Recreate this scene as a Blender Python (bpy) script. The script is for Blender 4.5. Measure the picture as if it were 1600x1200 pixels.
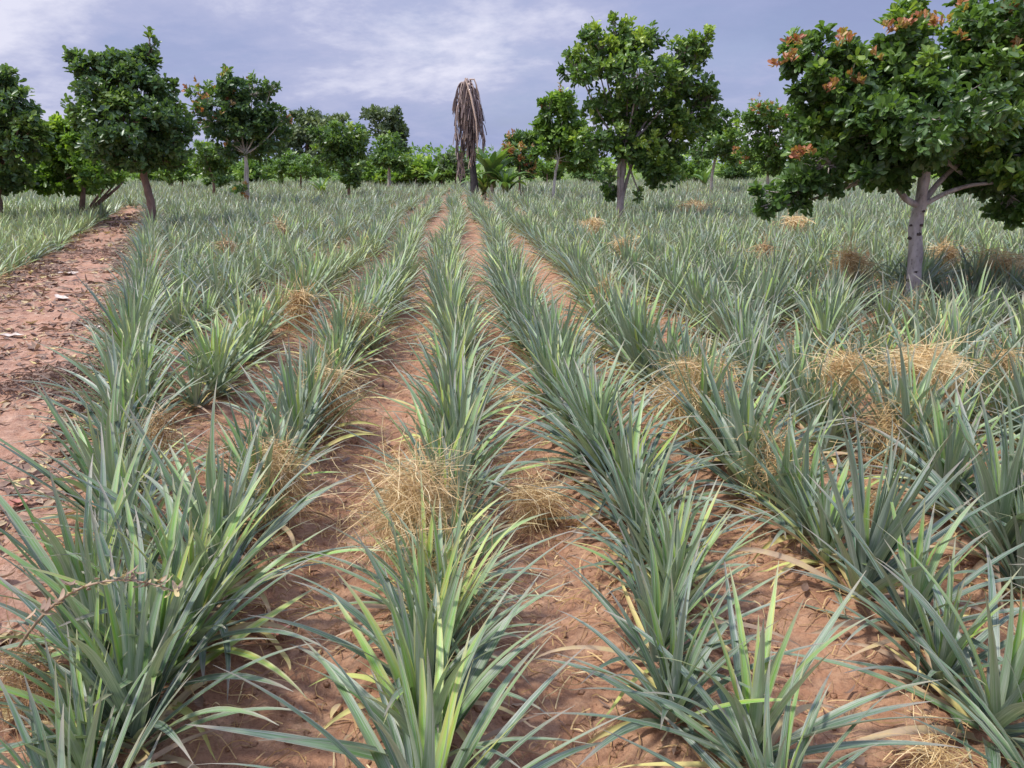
import bpy, math, random
import numpy as np
from mathutils import Vector

random.seed(7)
rng = np.random.default_rng(11)
C = bpy.context.scene.collection
for o in list(bpy.data.objects):
    bpy.data.objects.remove(o)
scn = bpy.context.scene

# ------------------------------------------------------------------ camera
CAM_H = 1.60
PITCH = math.radians(16.0)
YAW = math.radians(3.9)            # to the right of the row direction (+Y)
FPX = 1200.0                       # focal length in photo pixels (1600 wide)
cd = bpy.data.cameras.new('camera')
cam = bpy.data.objects.new('camera', cd)
C.objects.link(cam)
cam.location = (0, 0, CAM_H)
cam.rotation_euler = (math.radians(90) - PITCH, 0, -YAW)
cd.sensor_width = 36.0
cd.lens = 36.0 * FPX / 1600.0
cd.clip_start = 0.05
cd.clip_end = 3000
scn.camera = cam

# ------------------------------------------------------------------ light
SUN_EL, SUN_AZ = math.radians(62), math.radians(-102)     # azimuth from +Y towards +X
w = bpy.data.worlds.new('World'); scn.world = w; w.use_nodes = True
nt = w.node_tree; nt.nodes.clear()
def N(t, kind, **kw):
    n = t.nodes.new(kind)
    for k, v in kw.items(): setattr(n, k, v)
    return n
def L(t, a, b): t.links.new(a, b)
out = N(nt, 'ShaderNodeOutputWorld'); bg = N(nt, 'ShaderNodeBackground')
bg.inputs['Strength'].default_value = 0.1
sky = N(nt, 'ShaderNodeTexSky', sky_type='NISHITA', sun_disc=False)
sky.sun_elevation = SUN_EL; sky.sun_rotation = SUN_AZ
tc = N(nt, 'ShaderNodeTexCoord'); sep = N(nt, 'ShaderNodeSeparateXYZ')
L(nt, tc.outputs['Generated'], sep.inputs[0])
def M(t, op, a, b=None, c=None, clamp=False):
    n = N(t, 'ShaderNodeMath', operation=op, use_clamp=clamp)
    for i, x in enumerate((a, b, c)):
        if x is None: continue
        if isinstance(x, (int, float)): n.inputs[i].default_value = x
        else: L(t, x, n.inputs[i])
    return n.outputs[0]
def ramp(t, fac, stops, interp='LINEAR'):
    n = N(t, 'ShaderNodeValToRGB'); cr = n.color_ramp; cr.interpolation = interp
    while len(cr.elements) < len(stops): cr.elements.new(0.5)
    for e, (p, c) in zip(cr.elements, stops):
        e.position = p; e.color = (*c, 1) if len(c) == 3 else c
    L(t, fac, n.inputs[0]); return n.outputs[0]
def mixc(t, fac, a, b, mode='MIX'):
    n = N(t, 'ShaderNodeMix', data_type='RGBA', blend_type=mode)
    for s, x in ((n.inputs[0], fac), (n.inputs[6], a), (n.inputs[7], b)):
        if isinstance(x, (int, float)): s.default_value = x
        elif isinstance(x, tuple): s.default_value = (*x, 1)
        else: L(t, x, s)
    return n.outputs[2]
zz = M(nt, 'ADD', M(nt, 'MAXIMUM', sep.outputs[2], 0.0), 0.24)
cx = M(nt, 'DIVIDE', sep.outputs[0], zz); cy = M(nt, 'DIVIDE', sep.outputs[1], zz)
comb = N(nt, 'ShaderNodeCombineXYZ'); L(nt, cx, comb.inputs[0]); L(nt, cy, comb.inputs[1])
comb.inputs[2].default_value = 4.3
def noise(t, vec, scale, detail=6, rough=0.55, dist=0.0, off=None):
    n = N(t, 'ShaderNodeTexNoise'); n.inputs['Scale'].default_value = scale
    n.inputs['Detail'].default_value = detail; n.inputs['Roughness'].default_value = rough
    n.inputs['Distortion'].default_value = dist
    if vec is not None: L(t, vec, n.inputs['Vector'])
    return n.outputs[0]
mp = N(nt, 'ShaderNodeMapping'); L(nt, comb.outputs[0], mp.inputs[0])
mp.inputs['Scale'].default_value = (0.62, 0.62, 1.0); mp.inputs['Rotation'].default_value = (0, 0, 0.35)
n1 = noise(nt, mp.outputs[0], 0.75, 9, 0.62, 0.25)
n2 = noise(nt, mp.outputs[0], 2.9, 7, 0.6, 0.2)
cl = M(nt, 'ADD', M(nt, 'MULTIPLY', n1, 0.70), M(nt, 'MULTIPLY', n2, 0.30))
# thicker brighter gap of cloud low in the west (left) and bright zenith of an overcast day
cl = M(nt, 'SUBTRACT', cl, M(nt, 'MULTIPLY', sep.outputs[0], 0.14))
low = M(nt, 'MULTIPLY', M(nt, 'SUBTRACT', 0.16, sep.outputs[2], clamp=True), M(nt, 'MULTIPLY', M(nt, 'ADD', sep.outputs[0], 0.0, clamp=True), 2.6))
cl = M(nt, 'ADD', cl, low)
cl = M(nt, 'ADD', M(nt, 'MULTIPLY', M(nt, 'SUBTRACT', cl, 0.52), 1.75), 0.5)
ccol = ramp(nt, cl, [(0.36, (2.05, 2.38, 3.95)), (0.50, (2.45, 2.78, 4.4)), (0.60, (3.1, 3.3, 4.8)), (0.72, (5.2, 5.2, 6.2))])
cov = ramp(nt, n2, [(0.25, (0.82,) * 3), (0.5, (0.97,) * 3)])
skyc = mixc(nt, cov, sky.outputs[0], ccol)
zen = M(nt, 'ADD', 1.0, M(nt, 'MULTIPLY', M(nt, 'SUBTRACT', sep.outputs[2], 0.30, clamp=True), 2.8))
skyc = mixc(nt, 1.0, skyc, zen, 'MULTIPLY')
L(nt, skyc, bg.inputs['Color']); L(nt, bg.outputs[0], out.inputs[0])

sd = bpy.data.lights.new('sun', 'SUN'); sun = bpy.data.objects.new('sun', sd); C.objects.link(sun)
sd.energy = 2.8; sd.angle = math.radians(6.0); sd.color = (1.0, 0.955, 0.88)
sdir = Vector((math.sin(SUN_AZ) * math.cos(SUN_EL), math.cos(SUN_AZ) * math.cos(SUN_EL), math.sin(SUN_EL)))
sun.rotation_euler = sdir.to_track_quat('Z', 'Y').to_euler()
sun.location = (0, 0, 40)
scn.view_settings.view_transform = 'Standard'; scn.view_settings.look = 'None'
scn.view_settings.exposure = 0.60; scn.view_settings.gamma = 1.0
scn.render.engine = 'CYCLES'
scn.cycles.max_bounces = 6

# ------------------------------------------------------------------ pixel -> world helpers
cp, sp_, cyw, syw = math.cos(PITCH), math.sin(PITCH), math.cos(YAW), math.sin(YAW)
RIGHT = np.array([cyw, -syw, 0]); FWDH = np.array([syw, cyw, 0])
FWD = FWDH * cp + np.array([0, 0, -sp_]); UP = FWDH * sp_ + np.array([0, 0, cp])
CAMP = np.array([0, 0, CAM_H])
def at_h(px, py, z=0.0):
    d = FWD + RIGHT * (px - 800) / FPX - UP * (py - 600) / FPX
    t = (z - CAM_H) / d[2]
    return CAMP + d * t
def at_d(px, py, D):
    """point on the pixel ray whose HORIZONTAL forward distance is D"""
    d = FWD + RIGHT * (px - 800) / FPX - UP * (py - 600) / FPX
    return CAMP + d * (D / (d @ FWDH))
def foot(px, D): return at_d(px, 255 + 1.6 * 1250 / D, D)
def proj(P):
    P = np.atleast_2d(P) - CAMP
    z = P @ FWD
    return 800 + FPX * (P @ RIGHT) / z, 600 - FPX * (P @ UP) / z, z

# ------------------------------------------------------------------ value noise
_T = rng.random((256, 256))
def vn(x, y, s, seed=0):
    x = np.asarray(x) * s + seed * 17.31; y = np.asarray(y) * s + seed * 5.77
    xi = np.floor(x).astype(int); yi = np.floor(y).astype(int)
    fx = x - xi; fy = y - yi
    fx = fx * fx * (3 - 2 * fx); fy = fy * fy * (3 - 2 * fy)
    a = _T[xi & 255, yi & 255]; b = _T[(xi + 1) & 255, yi & 255]
    c = _T[xi & 255, (yi + 1) & 255]; d = _T[(xi + 1) & 255, (yi + 1) & 255]
    return (a * (1 - fx) + b * fx) * (1 - fy) + (c * (1 - fx) + d * fx) * fy - 0.5
_T3 = rng.random((32, 32, 32))
def vn3(P, s):
    P = np.asarray(P) * s; I = np.floor(P).astype(int); f = P - I; f = f * f * (3 - 2 * f)
    r = 0
    for dx in (0, 1):
        for dy in (0, 1):
            for dz in (0, 1):
                wgt = (f[:, 0] if dx else 1 - f[:, 0]) * (f[:, 1] if dy else 1 - f[:, 1]) * (f[:, 2] if dz else 1 - f[:, 2])
                r = r + wgt * _T3[(I[:, 0] + dx) & 31, (I[:, 1] + dy) & 31, (I[:, 2] + dz) & 31]
    return r - 0.5

# ------------------------------------------------------------------ layout constants
ROW0, SP = -0.12, 0.80
EDGE_SL = -0.36
def path_w(y): return PATH_W - 0.9 * np.clip((np.asarray(y, float) - 10) / 18, 0, 1)
def edge_x(y): return -2.08 + EDGE_SL * (y - 4.5)          # centre line of the row that borders the path
PATH_W = 2.15
def gz(x, y):
    x = np.asarray(x, float); y = np.asarray(y, float)
    ex = edge_x(y)
    ridge = 0.035 * np.cos((x - ROW0) / SP * 2 * math.pi)
    m = np.clip((x - ex + 0.1) / 0.4, 0, 1)
    near = np.clip(1 - (y - 14) / 10, 0, 1)
    z = ridge * m * near
    z = z + 0.03 * vn(x, y, 1.1, 1) + 0.022 * vn(x, y, 4.2, 2) * near + 0.016 * vn(x, y, 11, 3) * near
    z = z + 0.25 * vn(x, y, 0.05, 6) * np.clip((y - 15) / 30, 0, 1)
    return z
def micro(x, y):
    a = vn(x, y, 26, 4); b = vn(x, y, 55, 5)
    return 0.020 * a + 0.012 * b + 0.04 * np.clip(vn(x, y, 17, 8) - 0.25, 0, 1)

# ------------------------------------------------------------------ mesh building
class Geo:
    def __init__(s): s.V = []; s.A = []; s.Lp = []; s.Cn = []; s.n = 0
    def add(s, V, F, A=None):
        V = np.asarray(V, float).reshape(-1, 3)
        if A is None: A = np.zeros((len(V), 3))
        A = np.asarray(A, float)
        if A.ndim == 1: A = np.tile(A, (len(V), 1))
        s.V.append(V); s.A.append(A)
        if isinstance(F, np.ndarray):
            s.Lp.append((F + s.n).ravel()); s.Cn.append(np.full(len(F), F.shape[1]))
        else:
            for f in F:
                s.Lp.append(np.asarray(f) + s.n); s.Cn.append(np.array([len(f)]))
        s.n += len(V)
    def arrays(s):
        return np.concatenate(s.V), np.concatenate(s.A), np.concatenate(s.Lp).astype(np.int32), np.concatenate(s.Cn).astype(np.int32)
    def add_arrays(s, V, A, Lp, Cn):
        s.V.append(V); s.A.append(A); s.Lp.append(Lp + s.n); s.Cn.append(Cn); s.n += len(V)
    def mesh(s, name, mat, smooth=True):
        V, A, Lp, Cn = s.arrays()
        me = bpy.data.meshes.new(name)
        me.vertices.add(len(V)); me.vertices.foreach_set('co', V.astype(np.float32).ravel())
        me.loops.add(len(Lp)); me.loops.foreach_set('vertex_index', Lp)
        me.polygons.add(len(Cn))
        st = np.concatenate([[0], np.cumsum(Cn)[:-1]]).astype(np.int32)
        me.polygons.foreach_set('loop_start', st)
        try: me.polygons.foreach_set('loop_total', Cn)
        except Exception: pass
        me.polygons.foreach_set('use_smooth', np.full(len(Cn), smooth))
        me.update(calc_edges=True)
        at = me.attributes.new('leaf', 'FLOAT_VECTOR', 'POINT'); at.data.foreach_set('vector', A.astype(np.float32).ravel())
        me.materials.append(mat)
        return me
    def obj(s, name, mat, parent=None, smooth=True):
        return link(name, s.mesh(name, mat, smooth), parent)
def link(name, me, parent=None):
    o = bpy.data.objects.new(name, me); C.objects.link(o)
    if parent is not None: o.parent = parent
    return o
def tag(o, label=None, cat=None, group=None, kind=None):
    if label: o['label'] = label
    if cat: o['category'] = cat
    if group: o['group'] = group
    if kind: o['kind'] = kind
    return o
def empty(name, loc, label, cat, group=None, rz=0):
    o = bpy.data.objects.new(name, None); C.objects.link(o)
    o.location = loc; o.rotation_euler = (0, 0, rz); o.empty_display_size = 0.1
    return tag(o, label, cat, group)

def tube(g, pts, rad, sides=8, A=(0, 0, 0), bump=0.0, cap=True):
    pts = np.asarray(pts, float); n = len(pts)
    rad = np.interp(np.linspace(0, 1, n), np.linspace(0, 1, len(rad)), rad)
    T = np.gradient(pts, axis=0); T /= np.linalg.norm(T, axis=1)[:, None] + 1e-9
    ref = np.array([1.0, 0, 0]) if abs(T[0][0]) < 0.8 else np.array([0, 1.0, 0])
    rings = []
    a = np.arange(sides) * 2 * math.pi / sides
    for i in range(n):
        u = ref - T[i] * (ref @ T[i]); u /= np.linalg.norm(u); v = np.cross(T[i], u); ref = u
        r = rad[i] * (1 + bump * (rng.random(sides) - 0.5) * 2)
        rings.append(pts[i] + (np.cos(a) * r)[:, None] * u + (np.sin(a) * r)[:, None] * v)
    V = np.concatenate(rings)
    i = np.arange(n - 1)[:, None] * sides; j = np.arange(sides)[None]; k = (j + 1) % sides
    F = np.stack([i + j, i + k, i + sides + k, i + sides + j], -1).reshape(-1, 4)
    g.add(V, F, A)
    if cap:
        g.add(rings[-1], [list(range(sides))], A)
def bez(p0, p1, p2, n=8):
    t = np.linspace(0, 1, n)[:, None]
    p0, p1, p2 = map(np.asarray, (p0, p1, p2))
    return (1 - t) ** 2 * p0 + 2 * t * (1 - t) * p1 + t * t * p2

# ------------------------------------------------------------------ materials
def newmat(name):
    m = bpy.data.materials.new(name); m.use_nodes = True; t = m.node_tree; t.nodes.clear()
    o = N(t, 'ShaderNodeOutputMaterial'); b = N(t, 'ShaderNodeBsdfPrincipled')
    L(t, b.outputs[0], o.inputs[0]); return m, t, b, o
def leafattr(t):
    a = N(t, 'ShaderNodeAttribute', attribute_name='leaf'); s = N(t, 'ShaderNodeSeparateXYZ')
    L(t, a.outputs['Vector'], s.inputs[0]); return s.outputs[0], s.outputs[1], s.outputs[2]
def bumpn(t, b, h, strength, dist):
    n = N(t, 'ShaderNodeBump'); n.inputs['Strength'].default_value = strength; n.inputs['Distance'].default_value = dist
    L(t, h, n.inputs['Height']); L(t, n.outputs[0], b.inputs['Normal'])
def translucent(t, b, o, col, f):
    tr = N(t, 'ShaderNodeBsdfTranslucent'); mx = N(t, 'ShaderNodeMixShader'); mx.inputs[0].default_value = f
    if isinstance(col, tuple): tr.inputs[0].default_value = (*col, 1)
    else: L(t, col, tr.inputs[0])
    L(t, b.outputs[0], mx.inputs[1]); L(t, tr.outputs[0], mx.inputs[2]); L(t, mx.outputs[0], o.inputs[0])

def mat_pine():
    m, t, b, o = newmat('pineapple_leaf')
    u, v, k = leafattr(t)
    oi = N(t, 'ShaderNodeObjectInfo'); so = N(t, 'ShaderNodeSeparateColor'); L(t, oi.outputs['Color'], so.inputs[0])
    kk = M(t, 'ADD', k, M(t, 'SUBTRACT', so.outputs[0], 0.5))
    geo = N(t, 'ShaderNodeNewGeometry'); pos = geo.outputs['Position']
    nz = noise(t, pos, 9, 3); kk = M(t, 'ADD', kk, M(t, 'MULTIPLY', M(t, 'SUBTRACT', nz, 0.5), 0.5))
    base = ramp(t, kk, [(0.0, (0.065, 0.110, 0.070)), (0.3, (0.140, 0.190, 0.118)), (0.55, (0.195, 0.262, 0.112)), (0.85, (0.30, 0.42, 0.065)), (1.0, (0.46, 0.47, 0.10))])
    au = M(t, 'ABSOLUTE', u)
    # channel of the leaf is deeper green, the shoulders carry the grey bloom, margins pale
    mid = ramp(t, au, [(0.0, (1, 1, 1)), (0.35, (0.75,) * 3), (0.55, (0, 0, 0))], 'EASE')
    base = mixc(t, M(t, 'MULTIPLY', mid, 0.75), base, mixc(t, 1.0, base, (0.60, 1.05, 0.42), 'MULTIPLY'))
    # fine lengthwise streaks of grey scurf
    cmb = N(t, 'ShaderNodeCombineXYZ'); L(t, M(t, 'MULTIPLY', u, 7.0), cmb.inputs[0]); L(t, M(t, 'MULTIPLY', v, 2.5), cmb.inputs[1]); L(t, M(t, 'MULTIPLY', k, 40.0), cmb.inputs[2])
    st = noise(t, cmb.outputs[0], 1.0, 3, 0.6)
    scurf = ramp(t, st, [(0.42, (0, 0, 0)), (0.72, (1, 1, 1))])
    base = mixc(t, M(t, 'MULTIPLY', scurf, 0.68), base, (0.46, 0.48, 0.44))
    edge = ramp(t, au, [(0.86, (0, 0, 0)), (0.99, (1, 1, 1))])
    base = mixc(t, M(t, 'MULTIPLY', edge, 0.45), base, (0.42, 0.40, 0.24))
    # purplish to straw coloured tips
    tip = M(t, 'ADD', v, M(t, 'MULTIPLY', st, 0.18))
    tipf = ramp(t, tip, [(0.86, (0, 0, 0)), (1.08, (1, 1, 1))])
    base = mixc(t, M(t, 'MULTIPLY', tipf, 0.55), base, (0.36, 0.27, 0.22))
    # pale silvery underside
    und = mixc(t, scurf, (0.27, 0.34, 0.27), (0.54, 0.58, 0.53))
    base = mixc(t, M(t, 'MULTIPLY', geo.outputs['Backfacing'], 0.72), base, und)
    L(t, base, b.inputs['Base Color'])
    L(t, ramp(t, st, [(0.3, (0.30,) * 3), (0.7, (0.50,) * 3)]), b.inputs['Roughness'])
    b.inputs['Specular IOR Level'].default_value = 0.55
    bumpn(t, b, st, 0.35, 0.004)
    translucent(t, b, o, mixc(t, 1.0, base, (1.1, 1.3, 0.5), 'MULTIPLY'), 0.13)
    return m
def mat_dry():
    m, t, b, o = newmat('dry_leaf')
    u, v, k = leafattr(t)
    geo = N(t, 'ShaderNodeNewGeometry')
    nz = noise(t, geo.outputs['Position'], 14, 4)
    kk = M(t, 'ADD', k, M(t, 'MULTIPLY', M(t, 'SUBTRACT', nz, 0.5), 0.7))
    base = ramp(t, kk, [(0.0, (0.16, 0.10, 0.075)), (0.3, (0.30, 0.20, 0.14)), (0.55, (0.45, 0.33, 0.21)), (0.8, (0.60, 0.50, 0.20)), (1.0, (0.50, 0.54, 0.16))])
    L(t, base, b.inputs['Base Color']); b.inputs['Roughness'].default_value = 0.75
    bumpn(t, b, nz, 0.4, 0.01)
    translucent(t, b, o, base, 0.15)
    return m
def mat_straw():
    m, t, b, o = newmat('straw')
    u, v, k = leafattr(t)
    base = ramp(t, k, [(0.0, (0.25, 0.14, 0.07)), (0.4, (0.50, 0.33, 0.15)), (0.75, (0.66, 0.46, 0.20)), (1.0, (0.80, 0.65, 0.36))])
    L(t, base, b.inputs['Base Color']); b.inputs['Roughness'].default_value = 0.55
    translucent(t, b, o, base, 0.2)
    return m
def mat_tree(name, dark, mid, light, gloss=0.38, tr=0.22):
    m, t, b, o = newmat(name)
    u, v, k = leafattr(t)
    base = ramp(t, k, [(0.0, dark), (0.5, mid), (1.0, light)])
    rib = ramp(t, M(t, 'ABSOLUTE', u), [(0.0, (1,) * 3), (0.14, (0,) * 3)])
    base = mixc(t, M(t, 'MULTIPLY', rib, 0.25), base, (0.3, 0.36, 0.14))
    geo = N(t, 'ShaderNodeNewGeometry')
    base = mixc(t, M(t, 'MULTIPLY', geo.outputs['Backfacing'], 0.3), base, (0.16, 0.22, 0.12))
    L(t, base, b.inputs['Base Color']); b.inputs['Roughness'].default_value = gloss
    b.inputs['Specular IOR Level'].default_value = 0.5
    translucent(t, b, o, mixc(t, 1.0, base, (1.5, 1.7, 0.5), 'MULTIPLY'), tr)
    return m
def mat_bark(name, a, c, spots=0.3, scale=7.0):
    m, t, b, o = newmat(name)
    tcn = N(t, 'ShaderNodeTexCoord'); mpn = N(t, 'ShaderNodeMapping'); L(t, tcn.outputs['Object'], mpn.inputs[0])
    mpn.inputs['Scale'].default_value = (1, 1, 0.45)
    n1 = noise(t, mpn.outputs[0], scale, 6, 0.65); n2 = noise(t, mpn.outputs[0], scale * 4, 5, 0.7)
    base = ramp(t, n1, [(0.35, a), (0.62, c)])
    dk = ramp(t, n2, [(0.30, (1,) * 3), (0.42, (0,) * 3)])
    base = mixc(t, M(t, 'MULTIPLY', dk, spots), base, (0.06, 0.045, 0.04))
    L(t, base, b.inputs['Base Color']); b.inputs['Roughness'].default_value = 0.85
    bumpn(t, b, n2, 0.6, 0.02)
    return m
def mat_soil(name, c1, c2, c3):
    m, t, b, o = newmat(name)
    geo = N(t, 'ShaderNodeNewGeometry'); P = geo.outputs['Position']
    a = noise(t, P, 2.1, 7, 0.65); f = noise(t, P, 9, 8, 0.65); g = noise(t, P, 70, 5, 0.7)
    base = mixc(t, ramp(t, a, [(0.35, (0,) * 3), (0.65, (1,) * 3)]), c1, c2)
    base = mixc(t, ramp(t, f, [(0.42, (0,) * 3), (0.66, (1,) * 3)]), base, c3)
    base = mixc(t, ramp(t, g, [(0.30, (0.55,) * 3), (0.55, (0,) * 3)]), base, (0.16, 0.085, 0.06))
    vo = N(t, 'ShaderNodeTexVoronoi'); vo.inputs['Scale'].default_value = 38; L(t, P, vo.inputs['Vector'])
    L(t, base, b.inputs['Base Color']); b.inputs['Roughness'].default_value = 0.95
    b.inputs['Specular IOR Level'].default_value = 0.15
    hh = M(t, 'ADD', M(t, 'ADD', M(t, 'MULTIPLY', f, 0.7), M(t, 'MULTIPLY', g, 0.45)), M(t, 'MULTIPLY', vo.outputs['Distance'], -0.25))
    bumpn(t, b, hh, 0.9, 0.03)
    return m
def weeds(m):
    t = m.node_tree; b = [n for n in t.nodes if n.type == 'BSDF_PRINCIPLED'][0]
    src = b.inputs['Base Color'].links[0].from_socket
    geo = N(t, 'ShaderNodeNewGeometry'); sp = N(t, 'ShaderNodeSeparateXYZ'); L(t, geo.outputs['Position'], sp.inputs[0])
    nn = noise(t, geo.outputs['Position'], 0.12, 4)
    f = M(t, 'MULTIPLY', M(t, 'SUBTRACT', sp.outputs[1], M(t, 'ADD', 44, M(t, 'MULTIPLY', nn, 22))), 0.3, clamp=True)
    gcol = ramp(t, noise(t, geo.outputs['Position'], 0.8, 6, 0.7), [(0.35, (0.08, 0.13, 0.04)), (0.65, (0.19, 0.23, 0.08))])
    L(t, mixc(t, f, src, gcol), b.inputs['Base Color'])
PINE = mat_pine(); DRY = mat_dry(); STRAW = mat_straw()
SOIL = mat_soil('red_soil', (0.33, 0.170, 0.098), (0.42, 0.230, 0.138), (0.52, 0.32, 0.20))
weeds(SOIL)
PATHM = mat_soil('path_soil', (0.27, 0.145, 0.10), (0.46, 0.25, 0.160), (0.54, 0.35, 0.245))
CASHEW = mat_tree('cashew_leaf', (0.060, 0.120, 0.038), (0.135, 0.235, 0.055), (0.38, 0.48, 0.07), .36, .32)
CASHEWD = mat_tree('cashew_leaf_bluish', (0.060, 0.118, 0.054), (0.125, 0.21, 0.072), (0.31, 0.41, 0.09), .36, .30)
LIGHTG = mat_tree('light_green_leaf', (0.080, 0.155, 0.035), (0.19, 0.32, 0.055), (0.42, 0.53, 0.09), .4, .34)
GREYG = mat_tree('grey_green_leaf', (0.075, 0.110, 0.055), (0.13, 0.175, 0.080), (0.24, 0.29, 0.12), 0.6)
REDL = mat_tree('red_young_leaf', (0.34, 0.11, 0.055), (0.46, 0.19, 0.10), (0.46, 0.32, 0.12), 0.5, 0.28)
BANANA = mat_tree('banana_leaf', (0.05, 0.115, 0.035), (0.12, 0.22, 0.05), (0.30, 0.42, 0.10), 0.4, 0.3)
BARK = mat_bark('grey_bark', (0.20, 0.155, 0.14), (0.40, 0.34, 0.32), 0.5)
BARKT = mat_bark('lichen_bark', (0.30, 0.25, 0.23), (0.58, 0.52, 0.50), 0.75, 9.0)
BARKP = mat_bark('pale_bark', (0.34, 0.30, 0.26), (0.58, 0.54, 0.48), 0.3)
BARKB = mat_bark('brown_bark', (0.13, 0.085, 0.065), (0.28, 0.18, 0.14), 0.6)
BARKK = mat_bark('charred_bark', (0.022, 0.02, 0.022), (0.055, 0.05, 0.05), 0.5, 12)
KNOT = mat_bark('knot_bark', (0.05, 0.035, 0.03), (0.12, 0.09, 0.08), 0.5, 20)

# ------------------------------------------------------------------ ground
def axis(lo, dlo, dhi, hi, step, g=1.16):
    mid = list(np.arange(dlo, dhi, step)); a = []; x, s = dlo, step
    while x > lo: s *= g; x -= s; a.append(x)
    b = []; x, s = mid[-1], step
    while x < hi: s *= g; x += s; b.append(x)
    return np.array(a[::-1] + mid + b)
def sheet(name, X, Y, zf, mat):
    XX, YY = np.meshgrid(X, Y); Z = zf(XX, YY)
    V = np.stack([XX, YY, Z], -1).reshape(-1, 3); nx = len(X)
    i = np.arange(len(Y) - 1)[:, None] * nx; j = np.arange(nx - 1)[None]
    F = np.stack([i + j, i + j + 1, i + nx + j + 1, i + nx + j], -1).reshape(-1, 4)
    g = Geo(); g.add(V, F); return g.obj(name, mat)
def zground(x, y):
    far = np.clip(1 - (y - 9) / 5, 0, 1)
    return gz(x, y) + micro(x, y) * far
gr = sheet('ground', axis(-900, -3.2, 3.6, 900, 0.022), axis(-80, 1.2, 7.0, 1500, 0.022), zground, SOIL)
tag(gr, kind='structure')
# path strip that follows the row edge
n_l, n_w = 420, 70
s = np.linspace(0, 1, n_l) ** 1.7; yy = -1 + s * 29
u = np.linspace(0, 1, n_w)
YY, UU = np.meshgrid(yy, u, indexing='ij')
XX = edge_x(YY) - 0.12 - UU * (path_w(YY) - 0.35)
Z = zground(XX, YY) + 0.006 - 0.07 * np.clip(np.abs(UU - 0.5) * 2 - 0.80 + 0.35 * vn(XX, YY, 2.3, 9), 0, 1) - 0.05 * np.clip(np.sin(UU * math.pi), 0, 1) * 0.3
Z = Z + 0.02 * np.sin(UU * math.pi)
i = np.arange(n_l - 1)[:, None] * n_w; j = np.arange(n_w - 1)[None]
F = np.stack([i + j, i + n_w + j, i + n_w + j + 1, i + j + 1], -1).reshape(-1, 4)
g = Geo(); g.add(np.stack([XX, YY, Z], -1).reshape(-1, 3), F)
tag(g.obj('path', PATHM), kind='structure')

# ------------------------------------------------------------------ pineapple plants
def strap(Lh, wd, az, e0, bend, segs, across, base, twist=0.0, sway=0.0, sp=0.9, tint=0.3, zig=0.0):
    """one channelled sword leaf"""
    s = np.linspace(0, 1, segs + 1)
    ds = Lh / segs
    el = e0 - bend * s ** 1.6
    azs = az + sway * s ** 1.5 + zig * np.sin(s * 6)
    D = np.stack([np.cos(el) * np.cos(azs), np.cos(el) * np.sin(azs), np.sin(el)], -1)
    P = base + np.concatenate([[np.zeros(3)], np.cumsum((D[:-1] + D[1:]) * 0.5 * ds, axis=0)])
    side = np.stack([-np.sin(azs), np.cos(azs), np.zeros_like(azs)], -1)
    nrm = np.cross(D, side); nrm /= np.linalg.norm(nrm, axis=1)[:, None]      # faces up / inwards
    tw = twist * s
    sd = side * np.cos(tw)[:, None] + nrm * np.sin(tw)[:, None]
    nn = nrm * np.cos(tw)[:, None] - side * np.sin(tw)[:, None]
    if nn[0][2] < 0 and e0 < 1.2: nn = -nn
    wv = wd * 0.5 * (0.9 + 0.25 * np.sin(s * 2.4)) * np.clip(1 - s, 0, 1) ** sp * (1 + 0.035 * np.sin(s * 23 + az * 9))
    wv[-1] = wd * 0.015
    uu = np.linspace(-1, 1, across)
    depth = 0.42 * (1 - 0.45 * s)
    V = P[:, None] + (wv[:, None] * uu)[..., None] * sd[:, None] + ((wv * depth)[:, None] * (uu ** 2))[..., None] * nn[:, None]
    A = np.stack([np.broadcast_to(uu, V.shape[:2]), np.broadcast_to(s[:, None], V.shape[:2]), np.full(V.shape[:2], tint)], -1)
    n = across
    i = np.arange(segs)[:, None] * n; j = np.arange(n - 1)[None]
    F = np.stack([i + j, i + n + j, i + n + j + 1, i + j + 1], -1).reshape(-1, 4)
    # orient so the face normal points along nn (upper side)
    a, b_, c_ = V.reshape(-1, 3)[F[0][0]], V.reshape(-1, 3)[F[0][1]], V.reshape(-1, 3)[F[0][2]]
    if np.cross(b_ - a, c_ - b_) @ nn[0] < 0: F = F[:, ::-1]
    return V.reshape(-1, 3), F, A.reshape(-1, 3)

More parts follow.
